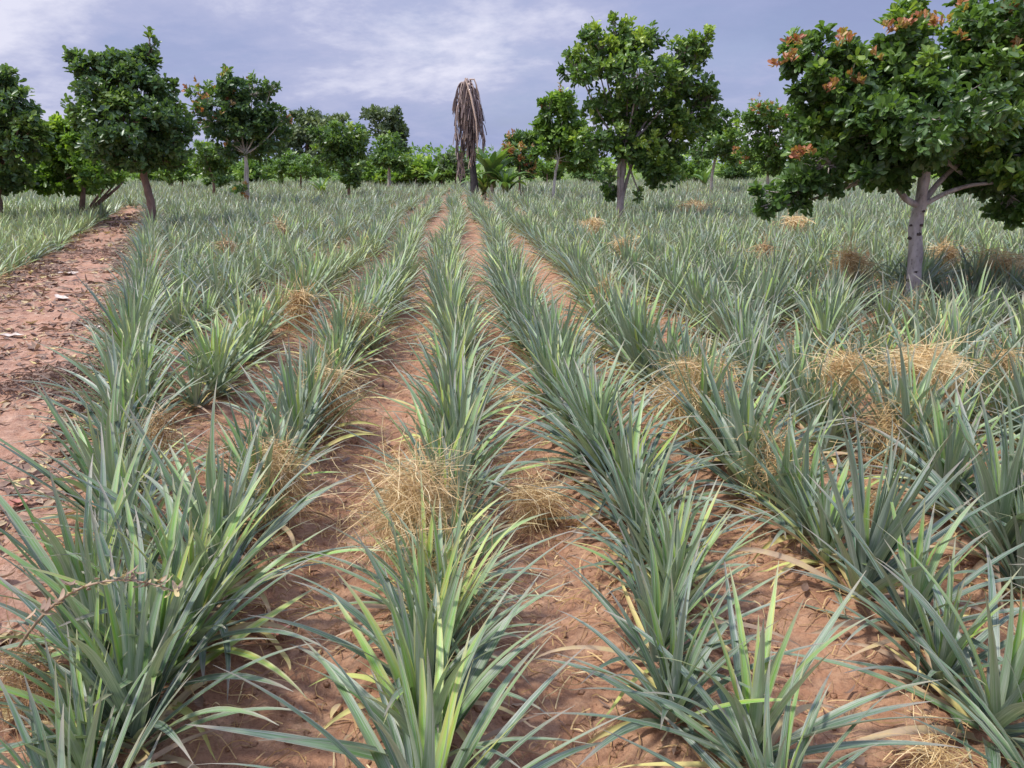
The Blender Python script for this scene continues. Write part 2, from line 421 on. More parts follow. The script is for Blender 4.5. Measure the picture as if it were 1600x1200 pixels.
def plant_geo(r, nleaf, segs, across, size=1.0, tall=0.0, wide=1.0):
    out_, inn, dry = Geo(), Geo(), Geo()
    a0 = r.random() * 6.28
    for i in range(nleaf):
        f = i / (nleaf - 1)                      # 0 = heart, 1 = outermost
        az = a0 + i * 2.39996 + r.normal() * 0.22
        e0 = math.radians(88 - 62 * f ** 1.1 + r.normal() * 8 + tall * 6)
        bend = math.radians(4 + 26 * f ** 1.2 + r.random() ** 1.5 * 34) * (1 - 0.3 * tall)
        Lh = 0.84 * size * (0.42 + 0.36 * math.sin(min(1, f * 1.5 + 0.18) * 1.6) - 0.14 * max(0, f - 0.7) / 0.3) * r.uniform(0.8, 1.18)
        wd = size * wide * (0.036 + 0.010 * f) * r.uniform(0.85, 1.15)
        base = np.array([math.cos(az), math.sin(az), 0]) * (0.008 + 0.035 * f) * size
        base[2] = 0.12 * size * (1 - f) + 0.005
        if f > 0.82 and r.random() < 0.55:
            V, F_, A = strap(Lh * 0.85, wd * 0.75, az, e0 * 0.7, bend + 0.6, segs, across, base, r.normal() * 0.9, r.normal() * 0.4, 0.8, r.uniform(0.35, 1.0), 0.08)
            V[:, 2] = np.maximum(V[:, 2], 0.012 + 0.01 * r.random())
            dry.add(V, F_, A); continue
        V, F_, A = strap(Lh, wd, az, e0, bend, segs, across, base, r.normal() * 0.28, r.normal() * 0.14, 0.78,
                         np.clip((0.94 - 1.2 * f if f < 0.36 else 0.28) + r.normal() * 0.19 + (0.5 if r.random() < 0.07 else 0), 0, 1))
        V[:, 2] = np.maximum(V[:, 2], 0.015)
        (inn if f < 0.26 else out_).add(V, F_, A)
    if not dry.V:
        V, F_, A = strap(0.3, 0.03, a0, 0.3, 0.5, segs, across, np.zeros(3), 0.5, 0.2, 0.8, 0.5); dry.add(V, F_, A)
    return out_, inn, dry

VAR = []
LOOKS = ['broad-leaved', 'spreading', 'upright', 'dense', 'narrow-leaved', 'arching', 'stocky', 'lanky', 'bushy', 'sprawling', 'erect', 'compact', 'leggy', 'spiky']
PAR = [(40, 1.02, 0, 1.18), (36, 1.05, -.8, 1.0), (38, 1.0, 1.0, 1.0), (48, .96, 0, 1.0), (40, 1.02, 0, .85), (38, 1.08, -.4, 1.0), (36, .84, 0, 1.15),
       (32, 1.14, .5, .95), (50, 1.0, -.2, .95), (34, 1.08, -1.2, 1.0), (36, 1.02, 1.4, 1.0), (38, .82, .4, 1.05), (28, 1.12, .8, 1.0), (44, 1.0, .8, .85)]
for vi, (nl, sz, tl, wd) in enumerate(PAR):
    r = np.random.default_rng(100 + vi)
    o_, i_, d_ = plant_geo(r, int(nl * 1.0), 12, 5, sz, tl, wd * 1.08)
    VAR.append((o_.mesh('outer_leaves', PINE), i_.mesh('young_leaves', PINE), d_.mesh('dry_leaves', DRY)))

def lowproto(seed, nl, segs, across, sz=1.0, wide=1.0):
    r = np.random.default_rng(seed)
    o_, i_, d_ = plant_geo(r, nl, segs, across, sz, r.normal() * 0.6, wide)
    g = Geo()
    for q in (o_, i_): g.add_arrays(*q.arrays())
    V, A, Lp, Cn = g.arrays()
    return (V, A, Lp, Cn), d_.arrays()
LOD1 = [lowproto(300 + q, 34, 6, 3) for q in range(8)]
LOD2 = [lowproto(400 + q, 24, 4, 3, 1.0, 1.25) for q in range(8)]
LOD3 = [lowproto(500 + q, 16, 3, 2, 1.0, 1.7) for q in range(8)]

# straw and tree positions needed to keep plants out of trunks
TREE_POS = []
def keep_out(x, y):
    for (tx, ty, rr) in TREE_POS:
        if (x - tx) ** 2 + (y - ty) ** 2 < rr * rr: return True
    return False
T1D, T2D, T3D, T4D = 8.6, 20.3, 18.0, 27.0
for px, D, rr in ((1424, T1D, .42), (968, T2D, .4), (238, T3D, .4), (387, T4D, .4), (742, 33, .5), (775, 34.5, 1.2)):
    p = foot(px, D); TREE_POS.append((p[0], p[1], rr))

spots = []      # x, y, row key, yellowness
FAR = 58
for k in range(-40, 62):
    x0 = ROW0 + k * SP
    y = 0.98 + random.random() * 0.3
    ph = random.random() * 9
    while y < FAR:
        d = y
        x = x0 + random.gauss(0, 0.045) + 0.10 * math.sin(y * 0.35 + k * 1.7) * min(1, y / 6)
        if d > 8: x += random.gauss(0, 0.06)
        if k >= 3: x += random.gauss(0, 0.11)
        y += ((0.225 if k < 3 else .205) if d < 30 else 0.36) * random.uniform(0.82, 1.2)
        if x < edge_x(y) + (0.20 if k == -1 else 0.42) and y < 27.5 + 1.5 * math.sin(x): continue
        xx_ = x * cyw - y * syw; ff = x * syw + y * cyw
        if abs(xx_) > ff * 0.68 + 2.2: continue
        if keep_out(x, y): continue
        if random.random() < 0.05 and y > 4: continue
        yel = 0.45 + random.gauss(0, 0.12) + 0.22 * float(vn(x, y, 0.22, 12))
        if k == 0 and y < 3: yel += 0.16
        if k == 1 and y < 4: yel -= 0.10
        if k == -2 and 3.4 < y < 14: yel += 0.22
        if k in (-1, 0) and y > 5: yel += 0.10
        spots.append((x, y, ('m', k), yel))
y = 0.9
while y < 27:
    x = edge_x(y) + random.gauss(0, 0.05)
    y += 0.25 * random.uniform(0.85, 1.2)
    if keep_out(x, y): continue
    spots.append((x, y, ('e', 0), 0.40 + random.gauss(0, 0.08)))
for k in range(0, 26):
    y = 3
    while y < (28 if k < 1 else 40):
        xx = edge_x(y) - float(path_w(y)) - 0.62 * k + random.gauss(0, 0.06)
        d = y; y += 0.29 * random.uniform(0.85, 1.2)
        r_ = xx * cyw - y * syw; ff = xx * syw + y * cyw
        if ff < 1 or abs(r_) > ff * 0.68 + 2.2 or (y > 28 and xx > -24): continue
        spots.append((xx, y, ('l', k), 0.76 + random.gauss(0, 0.10)))
SPX = np.array([[a, b] for a, b, _, _ in spots])
SPZ = gz(SPX[:, 0], SPX[:, 1])
# which show largest
P = np.column_stack([SPX, SPZ + 0.35]); ux, uy, uz = proj(P)
inview = (ux > -60) & (ux < 1660) & (uy < 1420) & (uz > 0.6)
order = np.argsort(np.where(inview, uz, 1e9))[:300]
indiv = set(order.tolist())
ORD = ['', 'first', 'second', 'third', 'fourth', 'fifth', 'sixth', 'seventh', 'eighth', 'ninth', 'tenth', 'eleventh', 'twelfth', 'thirteenth', 'fourteenth', 'fifteenth', 'sixteenth', 'seventeenth', 'eighteenth', 'nineteenth', 'twentieth']
def ordw(n):
    if n <= 20: return ORD[n]
    tens = {2: 'twenty', 3: 'thirty', 4: 'forty', 5: 'fifty'}[n // 10]
    return tens + '-' + ORD[n % 10] if n % 10 else tens[:-1] + 'ieth'
def rowname(key):
    a, k = key
    if a == 'e': return 'in row bordering the bare path'
    if a == 'l': return 'in %s row beyond the bare path' % ordw(k + 1)
    if k == 0: return 'in middle row of photo'
    return 'in %s row %s of middle row' % (ordw(abs(k)), 'right' if k > 0 else 'left')
def rowgroup(key):
    return 'pineapple plants in the near field rows'
def size_here(key, y, x=0):
    tdx, tdy = x - TREE_POS[0][0], y - TREE_POS[0][1]
    if abs(tdx) < .9 and -1.6 < tdy < .5: return random.uniform(.5, .72)
    s_ = random.uniform(0.66, 0.93) if random.random() < .93 else random.uniform(.48, .64)
    if y > 9: s_ *= .95
    if key[0] == 'm' and key[1] >= 3: s_ *= 1.12
    if key[0] == 'm' and key[1] in (1, 2): s_ *= 1.08 + .06 * (key[1] == 2)
    if key[0] == 'm' and key[1] <= -2: s_ *= 1.05
    if key[0] == 'e' and y < 4: s_ *= .92
    return s_
byrow = {}
for ii in sorted(indiv, key=lambda q: spots[q][1]): byrow.setdefault(spots[ii][2], []).append(ii)
for key, lst in byrow.items():
    for n_, ii in enumerate(lst):
        x, y, _, yel = spots[ii]
        vi = random.randrange(len(VAR))
        if key[1] == 0 and key[0] == 'm' and n_ < 4: vi = [5, 0, 3, 8][n_]
        sc = size_here(key, y, x) * (1.16 if key[0] == 'e' else 1.0) * (0.93 if key[0] == 'l' else 1.0)
        if y < 1.5: sc *= 0.9
        hue = 'yellow-green' if yel > 0.66 else ('blue-green' if yel < 0.43 else 'grey-green')
        lab = '%s %s pineapple plant, %s from front %s' % (LOOKS[vi], hue, ordw(n_ + 1), rowname(key))
        e = empty('pineapple_plant', (x, y, float(SPZ[ii]) - 0.01), lab, 'pineapple plant', rowgroup(key), random.random() * 6.28)
        e.scale = (sc, sc, sc * random.uniform(0.92, 1.1))
        e.rotation_euler[0] = random.gauss(0, 0.07); e.rotation_euler[1] = random.gauss(0, 0.07)
        for me in VAR[vi]:
            c = link(me.name.split('.')[0], me, e); c.color = (yel, 0, 0, 1)

def place(g, gd, proto, x, y, z, yel, sc):
    (V, A, Lp, Cn), (dV, dA, dL, dC) = proto
    a = random.random() * 6.28; ca, sa = math.cos(a) * sc, math.sin(a) * sc
    R = np.array([[ca, -sa, 0], [sa, ca, 0], [random.gauss(0, 0.07), random.gauss(0, 0.07), sc * random.uniform(.9, 1.1)]])
    A2 = A.copy(); A2[:, 2] += yel - 0.5
    g.add_arrays(V @ R.T + (x, y, z), A2, Lp, Cn)
    gd.add_arrays(dV @ R.T + (x, y, z), dA, dL, dC)
gf, gfd = Geo(), Geo()
for ii, (x, y, key, yel) in enumerate(spots):
    if ii in indiv: continue
    d = math.hypot(x, y)
    pr = LOD1 if d < 13 else (LOD2 if d < 24 else LOD3)
    sc = size_here(key, y, x) * (1.14 if key[0] == 'e' else 1)
    if d > 24: yel = yel - 0.05
    if d > 35: sc *= 1.1
    place(gf, gfd, random.choice(pr), x, y, float(SPZ[ii]), yel, sc)
fo = gf.obj('pineapple_field', PINE); fo.color = (0.5, 0, 0, 1); tag(fo, 'distant mass of grey-green pineapple plants filling the field to the trees', 'pineapple plants', kind='stuff')
gfd.obj('dry_leaves', DRY, fo)
print('plants', len(spots), 'faces far', sum(len(c) for c in gf.Cn))

# ------------------------------------------------------------------ dry straw bundles laid over plants
def ribbon(g, P, wd, tint):
    P = np.asarray(P); n = len(P)
    T = np.gradient(P, axis=0)
    sdv = np.cross(T, rng.normal(size=3)); sdv /= np.linalg.norm(sdv, axis=1)[:, None] + 1e-9
    V = np.stack([P - sdv * wd / 2, P + sdv * wd / 2], 1).reshape(-1, 3)
    i = np.arange(n - 1) * 2
    g.add(V, np.stack([i, i + 1, i + 3, i + 2], -1), np.array([0, 0, tint]))
def straw_bundle(px, py, wpx, hpx, zt, n, label, tone=0.6, drape=1.0):
    zt = zt * 0.90 + 0.02 if px < 890 or py > 710 else zt * 0.98 + 0.06
    p = at_h(px, py, zt)
    D = float((p - CAMP) @ FWD); R = wpx / 2 * D / FPX; H = max(0.10, hpx * D / FPX * 0.9)
    g = Geo(); z0 = float(gz(p[0], p[1]))
    nl = 7
    la = rng.random(nl) * 6.28; lr = np.sqrt(rng.random(nl)) * R * (.62 if 62 < wpx and (wpx < 85 or px < 1080 or py > 400) else .2)
    lump_ = np.stack([np.cos(la) * lr, np.sin(la) * lr], -1); lz = rng.uniform(-.6, .25, nl) * H; ls = rng.uniform(.14, .42, nl) * R
    lay = rng.random(nl) * 6.28
    th = max(0.0017, D * 0.0006)
    n = int(n * 1.35); H *= .5
    for q in range(n):
        j = rng.integers(nl) if q > n * .08 else 0
        a = lay[j] + rng.normal() * 0.7 + (math.pi if rng.random() < .5 else 0)
        c = lump_[j] + rng.normal(size=2) * ls[j]
        kind = rng.random()
        ln = rng.uniform(0.10, 0.42) * min(1, R / .16 + .35) * max(1, R / .42)
        m = 9; t = np.linspace(0, 1, m)
        aa = a + rng.normal() * 1.2 * t + rng.normal() * .35 * np.sin(t * 7)
        if kind < .45:      # lying over the top and hanging down at one end
            el = rng.uniform(-.1, .5) - (rng.uniform(.4, 1.9)) * t
        elif kind < .75:    # tangled, going anywhere
            el = rng.normal() * .35 + rng.normal() * .9 * t
        else:               # hanging strands
            el = -rng.uniform(.7, 1.5) + rng.normal() * .5 * t
        st = ln / m
        x = c[0] + np.cumsum(np.cos(aa) * np.cos(el)) * st - math.cos(a) * ln * .3
        y_ = c[1] + np.cumsum(np.sin(aa) * np.cos(el)) * st - math.sin(a) * ln * .3
        z = zt + lz[j] + rng.normal() * H * .13 + np.cumsum(np.sin(el)) * st - H * .25 * min(2, ((c[0] ** 2 + c[1] ** 2) / R ** 2)) * drape
        z = np.maximum(z, 0.012 + 0.02 * rng.random())
        ribbon(g, np.stack([x, y_, z], -1), th * rng.uniform(0.55, 1.45), np.clip(tone + .05 + rng.normal() * 0.32, 0, 1))
    o = g.obj('straw_bundle', STRAW); o.location = (p[0], p[1], z0)
    return tag(o, label, 'dry straw', 'dry straw laid over the pineapple plants')
SB = [
 (645, 775, 165, 130, .40, 1100, 'large shaggy straw clump draped over the front of the middle row', .66),
 (845, 765, 90, 80, .16, 420, 'small straw clump on the soil right of the large shaggy one', .62),
 (515, 590, 80, 105, .36, 480, 'tall straw tuft hanging on first row left of the middle row', .62),
 (548, 505, 75, 55, .36, 330, 'brownish straw tuft behind the tall hanging tuft left of centre', .42),
 (468, 462, 62, 60, .38, 300, 'pale brown straw tuft on second row left of middle row', .50),
 (437, 722, 70, 100, .34, 420, 'narrow straw tuft sunk among leaves left of the large shaggy clump', .58),
 (1085, 592, 135, 90, .36, 750, 'golden straw nest on second row right of middle row', .68),
 (945, 450, 46, 36, .38, 200, 'small straw tuft halfway up the second row right of the middle', .62),
 (1325, 585, 90, 70, .40, 420, 'straw clump just left of the broad golden arch of straw', .66),
 (1450, 562, 150, 60, .48, 800, 'broad golden arch of straw lying on plants below the large tree', .85),
 (1405, 650, 90, 60, .30, 360, 'straw clump in the gap just below the broad golden arch', .55),
 (1212, 705, 70, 70, .26, 300, 'small straw tuft low between rows, right of the golden nest', .55),
 (1330, 398, 58, 34, .50, 380, 'rounded straw heap on plants left of the large tree trunk', .78),
 (1562, 405, 80, 34, .46, 380, 'wide straw heap at right edge of photo behind the large tree', .75),
 (1478, 385, 62, 24, .48, 260, 'thin straw heap just right of the large tree trunk', .62),
 (1242, 345, 60, 22, .48, 220, 'distant straw heap under the left low branch of the large tree', .75),
 (925, 345, 62, 24, .45, 220, 'distant straw heap just left of the forked tree base', .70),
 (1088, 320, 90, 22, .45, 260, 'distant wide straw heap right of the forked tree', .62),
 (975, 385, 54, 24, .42, 200, 'distant straw tuft below the forked tree', .62),
 (905, 520, 70, 60, .12, 300, 'flat straw scatter between first and second rows right of middle', .70),
 (792, 600, 74, 90, .05, 380, 'flat straw scatter on soil between middle row and first row right', .66),
 (690, 905, 110, 90, .22, 420, 'loose straw strands hanging below the large shaggy clump', .55),
 (1365, 775, 70, 50, .18, 240, 'small straw tuft low among leaves at lower right', .50),
 (248, 655, 34, 70, .42, 200, 'withered brown tuft hanging in the plants beside the path', .25),
 (238, 405, 34, 30, .45, 160, 'brown tuft high on the row bordering the path', .25),
 (355, 388, 26, 20, .45, 120, 'small rusty tuft on plants left of centre', .30),
 (437, 355, 34, 20, .45, 120, 'small distant rusty tuft on plants below the slim left tree', .35),
 (1195, 385, 30, 18, .45, 110, 'small rusty tuft left of the rounded straw heap', .35),
 (1425, 480, 34, 18, .35, 80, 'small brown tuft at the foot of the large tree', .25),
 (1570, 560, 50, 30, .42, 170, 'straw tuft at right edge, level with the golden arch', .58),
 (30, 1050, 90, 120, .18, 260, 'brown tangle of dead strands at lower left corner', .22),
 (720, 560, 60, 60, .10, 260, 'thin flat straw scatter hugging the right side of the middle row halfway up', .62),
 (1470, 1180, 90, 50, .10, 200, 'pale straw tuft at the bottom right of the photo', .6),
]
for a in SB: straw_bundle(*a)

# ------------------------------------------------------------------ litter on the soil (stuff)
def row_dist(x): return abs(((x - ROW0) / SP + 0.5) % 1 - 0.5) * SP
g = Geo()
cent = [(random.uniform(-2.2, 4), random.uniform(1.4, 10)) for _ in range(110)]
for q in range(17000):
    if random.random() < 0.55:
        c = random.choice(cent); x, y = random.gauss(c[0], .16), random.gauss(c[1], .22)
    else:
        y = 1.3 + 9 * random.random() ** 1.3; x = random.uniform(-0.75 * y - 1, 0.8 * y + 0.4)
    if x < edge_x(y) + 0.2 and random.random() < 0.75: continue
    ln = random.uniform(0.03, 0.20); a = random.random() * 6.28
    t = np.linspace(0, 1, 5); aa = a + random.gauss(0, 0.9) * t
    X = x + np.cumsum(np.cos(aa)) * ln / 5; Y = y + np.cumsum(np.sin(aa)) * ln / 5
    Zz = zground(X, Y) + 0.006 + 0.012 * random.random() + 0.02 * random.random() * np.sin(t * 3.14)
    ribbon(g, np.stack([X, Y, Zz], -1), random.uniform(.0018, .0042) * (1 + y * .08), np.clip(random.gauss(0.45, 0.28), 0, 1))
tag(g.obj('straw_litter', STRAW), 'loose dry grass stems strewn over the red soil between the rows', 'straw litter', kind='stuff')

def dead_leaf(r, ln, wd, curl):
    n = 6; s = np.linspace(0, 1, n); wv = wd * np.sin(np.clip(s * 3.0 + 0.12, 0, 3.14)) ** 0.7
    e = curl * (s - 0.4) ; x = s * ln - ln / 2; z = ln * 0.25 * curl * (s - 0.5) ** 2 * 2 + 0.003
    V = []
    for i_ in range(n):
        cu = r.uniform(0.2, 0.7)
        V += [[x[i_], -wv[i_], z[i_] + wv[i_] * cu], [x[i_], 0, z[i_]], [x[i_], wv[i_], z[i_] + wv[i_] * cu * r.uniform(.5, 1.3)]]
    F_ = []
    for i_ in range(n - 1):
        for j_ in range(2):
            a = i_ * 3 + j_; F_.append([a, a + 1, a + 4, a + 3])
    return np.array(V), np.array(F_)
g = Geo(); r = random.Random(5)
for q in range(9000):
    if q < 8100:
        y = 1.5 + 25 * r.random() ** 1.4; side = r.random()
        off = (0.10 + abs(r.gauss(0, .36))) if side < .36 else ((PATH_W - 0.3 - abs(r.gauss(0, .45))) if side < .78 else r.uniform(0.2, 1.9))
        x = edge_x(y) - off
        if vn(x, y, 1.6, 15) < -0.05 and r.random() < .85: continue
    else:
        y = 1.4 + 8 * r.random() ** 1.3; x = r.uniform(-0.7 * y - .5, 0.75 * y + .4)
        if x < edge_x(y): continue
    ln = r.uniform(.03, .12) * (1 + .07 * y); ln *= (.5 if q >= 8100 else .85); V, F_ = dead_leaf(r, ln, ln * r.uniform(.06, .22), r.gauss(0, 1.8))
    a = r.random() * 6.28; b_ = r.gauss(0, .35); ca, sa = math.cos(a), math.sin(a)
    V = V @ np.array([[1, 0, 0], [0, math.cos(b_), math.sin(b_)], [0, -math.sin(b_), math.cos(b_)]])
    V = V @ np.array([[ca, sa, 0], [-sa, ca, 0], [0, 0, 1]])
    z = float(zground(x, y)) + 0.014 + abs(b_) * ln * .1
    g.add(V + (x, y, z), F_, np.array([0, 0, np.clip(r.gauss(.28, .26), 0, .75)]))
tag(g.obj('leaf_litter', DRY), 'curled brown and grey dead leaves scattered along the bare path', 'leaf litter', kind='stuff')

ICO_V = None
def lump(r, rad):
    n, m_ = 6, 4; V = []
    for i_ in range(m_ + 1):
        ph = math.pi * i_ / m_
        for j_ in range(n):
            th = 2 * math.pi * j_ / n; q = rad * r.uniform(.7, 1.25)
            V.append([q * math.sin(ph) * math.cos(th), q * math.sin(ph) * math.sin(th), q * .65 * math.cos(ph)])
    F_ = [[i_ * n + j_, (i_ + 1) * n + j_, (i_ + 1) * n + (j_ + 1) % n, i_ * n + (j_ + 1) % n] for i_ in range(m_) for j_ in range(n)]
    return np.array(V), np.array(F_)
g = Geo()
for q in range(7000):
    y = 1.4 + 8 * r.random() ** 1.4; x = r.uniform(-0.75 * y - .5, 0.75 * y + .4)
    if r.random() > .35 + 1.4 * max(0, float(vn(x, y, 2.2, 21))) * 2: continue
    V, F_ = lump(r, r.uniform(.003, .016) ** 1.0 * (1.6 if r.random() < .06 else 1))
    g.add(V + (x, y, float(zground(x, y)) + .002), F_)
tag(g.obj('soil_clods', SOIL), 'small crumbs and clods of red soil between the rows', 'soil', kind='stuff')

# single fallen leaves that stand out
REDF, t, b, o = newmat('reddish_fallen_leaf')
geo = N(t, 'ShaderNodeNewGeometry'); nz = noise(t, geo.outputs['Position'], 30, 4)
L(t, ramp(t, nz, [(.35, (.38, .13, .09)), (.65, (.50, .22, .15))]), b.inputs['Base Color']); b.inputs['Roughness'].default_value = .6
PALEF, t, b, o = newmat('pale_fallen_leaf')
geo = N(t, 'ShaderNodeNewGeometry'); nz = noise(t, geo.outputs['Position'], 30, 4)
L(t, ramp(t, nz, [(.35, (.42, .33, .26)), (.65, (.66, .56, .47))]), b.inputs['Base Color']); b.inputs['Roughness'].default_value = .8
for px, py, ln, wd, rz, m_, lab in (
    (435, 992, .085, .028, .5, REDF, 'flat reddish fallen leaf on bare soil left of the middle row'),
    (28, 795, .12, .045, 2.2, REDF, 'large reddish fallen leaf on the path at left edge of photo'),
    (108, 432, .30, .08, 1.0, PALEF, 'pale curled dead leaf standing up in the middle of the path'),
    (98, 470, .32, .05, -.7, PALEF, 'long pale dead leaf lying flat across the path'),
    (150, 515, .22, .05, .1, PALEF, 'pale dead leaf on the path close to the bordering row'),
    (20, 528, .2, .04, .3, PALEF, 'thin pale dead leaf on the path near left edge')):
    p = at_h(px, py, 0.0); rr_ = random.Random(px)
    V, F_ = dead_leaf(rr_, ln, wd, .8); g = Geo(); g.add(V, F_)
    o = g.obj('fallen_leaf', m_); o.location = (p[0], p[1], float(zground(p[0], p[1])) + .02); o.rotation_euler = (.1, .05, rz)
    tag(o, lab, 'fallen leaf', 'single fallen leaves on the ground')
# dark pile of plant debris on the path edge
def debris(px, py, R, n, lab, seed):
    p = at_h(px, py, 0.03); g = Geo(); r = random.Random(seed)
    for q in range(n):
        a = r.random() * 6.28; rad = R * math.sqrt(r.random()); ln = r.uniform(.05, .2)
        b_ = r.random() * 6.28; t = np.linspace(0, 1, 6); bb = b_ + r.gauss(0, 1.5) * t
        X = rad * math.cos(a) * 1.5 + np.cumsum(np.cos(bb)) * ln / 6; Y = rad * math.sin(a) + np.cumsum(np.sin(bb)) * ln / 6
        Zz = (0.16 * (1 - (rad / R) ** 2)) * r.random() + 0.015 + 0.03 * np.sin(t * 3) * r.random()
        ribbon(g, np.stack([X, Y, Zz], -1), r.uniform(.004, .014), r.uniform(0, .25))
    o = g.obj('debris_pile', DRY); o.location = (p[0], p[1], float(gz(p[0], p[1])))
    tag(o, lab, 'plant debris', 'plant debris beside the path')
debris(78, 605, .26, 420, 'dark heap of rotting leaves on the path beside the bordering row', 3)
debris(165, 632, .2, 260, 'grey-white heap of dead leaves tucked under the bordering row', 4)
debris(120, 585, .22, 260, 'brown heap of dead leaves beside the dark rotting heap', 6)
debris(165, 500, .2, 220, 'grey scatter of dead leaves under the bordering row, farther up the path', 7)
debris(150, 400, .35, 260, 'dark scatter of dead leaves across the far part of the path', 8)
debris(75, 425, .28, 200, 'dark scatter of dead leaves at the left side of the path', 5)
# withered fern-like stalk arching over the plants at lower left
e = None
p0 = at_d(30, 1010, 1.75); p1 = at_d(120, 860, 1.7); p2 = at_d(275, 925, 1.75)
e = empty('withered_stalk', tuple(p0), 'withered brown stalk arching over the leaves at lower left', 'dead stalk')
g = Geo(); pts = bez(np.zeros(3), (p1 - p0), p2 - p0, 14); tube(g, pts, [.0045, .002], 5, A=(0, 0, .5)); g.obj('stalk', DRY, e)
g = Geo()
for q in range(46):
    i_ = rng.integers(2, 14); V, F_ = dead_leaf(random.Random(int(q)), rng.uniform(.02, .05), .006, 1.9)
    a = rng.random() * 6.28; ca, sa = math.cos(a), math.sin(a)
    V = V @ np.array([[ca, sa, -.4], [-sa, ca, .2], [0.2, 0, 1]])
    g.add(V + pts[i_] + rng.normal(size=3) * .008, F_, np.array([0, 0, rng.uniform(.3, .8)]))
g.obj('withered_leaflets', DRY, e)

# ------------------------------------------------------------------ trees
LT = np.array([[0, 0, 0], [.5, 0, -.035], [1, 0, -.02], [.30, .15, .02], [.74, .25, .03], [.95, .13, .0], [.30, -.15, .02], [.74, -.25, .03], [.95, -.13, .0]])
LU = np.array([0, 0, 0, 1, 1, 1, -1, -1, -1.])
LF = [[0, 1, 4, 3], [1, 2, 5, 4], [0, 6, 7, 1], [1, 7, 8, 2]]
LFa = np.array(LF)
LT2 = np.array([[0, 0, 0], [.45, .24, .03], [1, 0, 0], [.45, -.24, .03]]); LU2 = np.array([0, 1, 0, -1.])
def clusters(g, Pc, Dr, size, per, tints, detail=True, spread=(0.5, 1.25)):
    """rosettes of leaves at points Pc facing Dr"""
    tv, tu = (LT, LU) if detail else (LT2, LU2)
    n = len(Pc)
    P = np.repeat(Pc, per, 0); Dn = np.repeat(Dr, per, 0); K = np.repeat(tints, per)
    m_ = len(P)
    Dn = Dn / (np.linalg.norm(Dn, axis=1)[:, None] + 1e-9)
    ref = np.where(np.abs(Dn[:, 2:3]) < .9, np.array([[0, 0, 1.]]), np.array([[1., 0, 0]]))
    U = np.cross(Dn, ref); U /= np.linalg.norm(U, axis=1)[:, None]; W = np.cross(Dn, U)
    a = rng.random(m_) * 6.283; th = rng.uniform(*spread, m_)
    ax = Dn * np.cos(th)[:, None] + (U * np.cos(a)[:, None] + W * np.sin(a)[:, None]) * np.sin(th)[:, None]
    ax[:, 2] -= 0.12; ax /= np.linalg.norm(ax, axis=1)[:, None]
    nr = Dn - ax * np.sum(Dn * ax, 1)[:, None] + rng.normal(size=(m_, 3)) * .3
    nr -= ax * np.sum(nr * ax, 1)[:, None]; nr /= np.linalg.norm(nr, axis=1)[:, None]
    sdv = np.cross(nr, ax)
    s_ = size * rng.uniform(.65, 1.2, m_)
    P = P - Dn * (size * rng.random(m_) * .5)[:, None] + rng.normal(size=(m_, 3)) * size * .15
    V = P[:, None] + s_[:, None, None] * (tv[None, :, 0:1] * ax[:, None] + tv[None, :, 1:2] * sdv[:, None] + tv[None, :, 2:3] * nr[:, None] * 2)
    kk = np.clip(K + rng.normal(size=m_) * .10, 0, 1)
    A = np.stack([np.broadcast_to(tu, (m_, len(tv))), np.broadcast_to(tv[:, 0], (m_, len(tv))), np.broadcast_to(kk[:, None], (m_, len(tv)))], -1)
    base = np.arange(m_)[:, None, None] * len(tv)
    F_ = (base + (LFa if detail else np.array([[0, 3, 2, 1]]))[None]).reshape(-1, 4)
    g.add(V.reshape(-1, 3), F_, A.reshape(-1, 3))

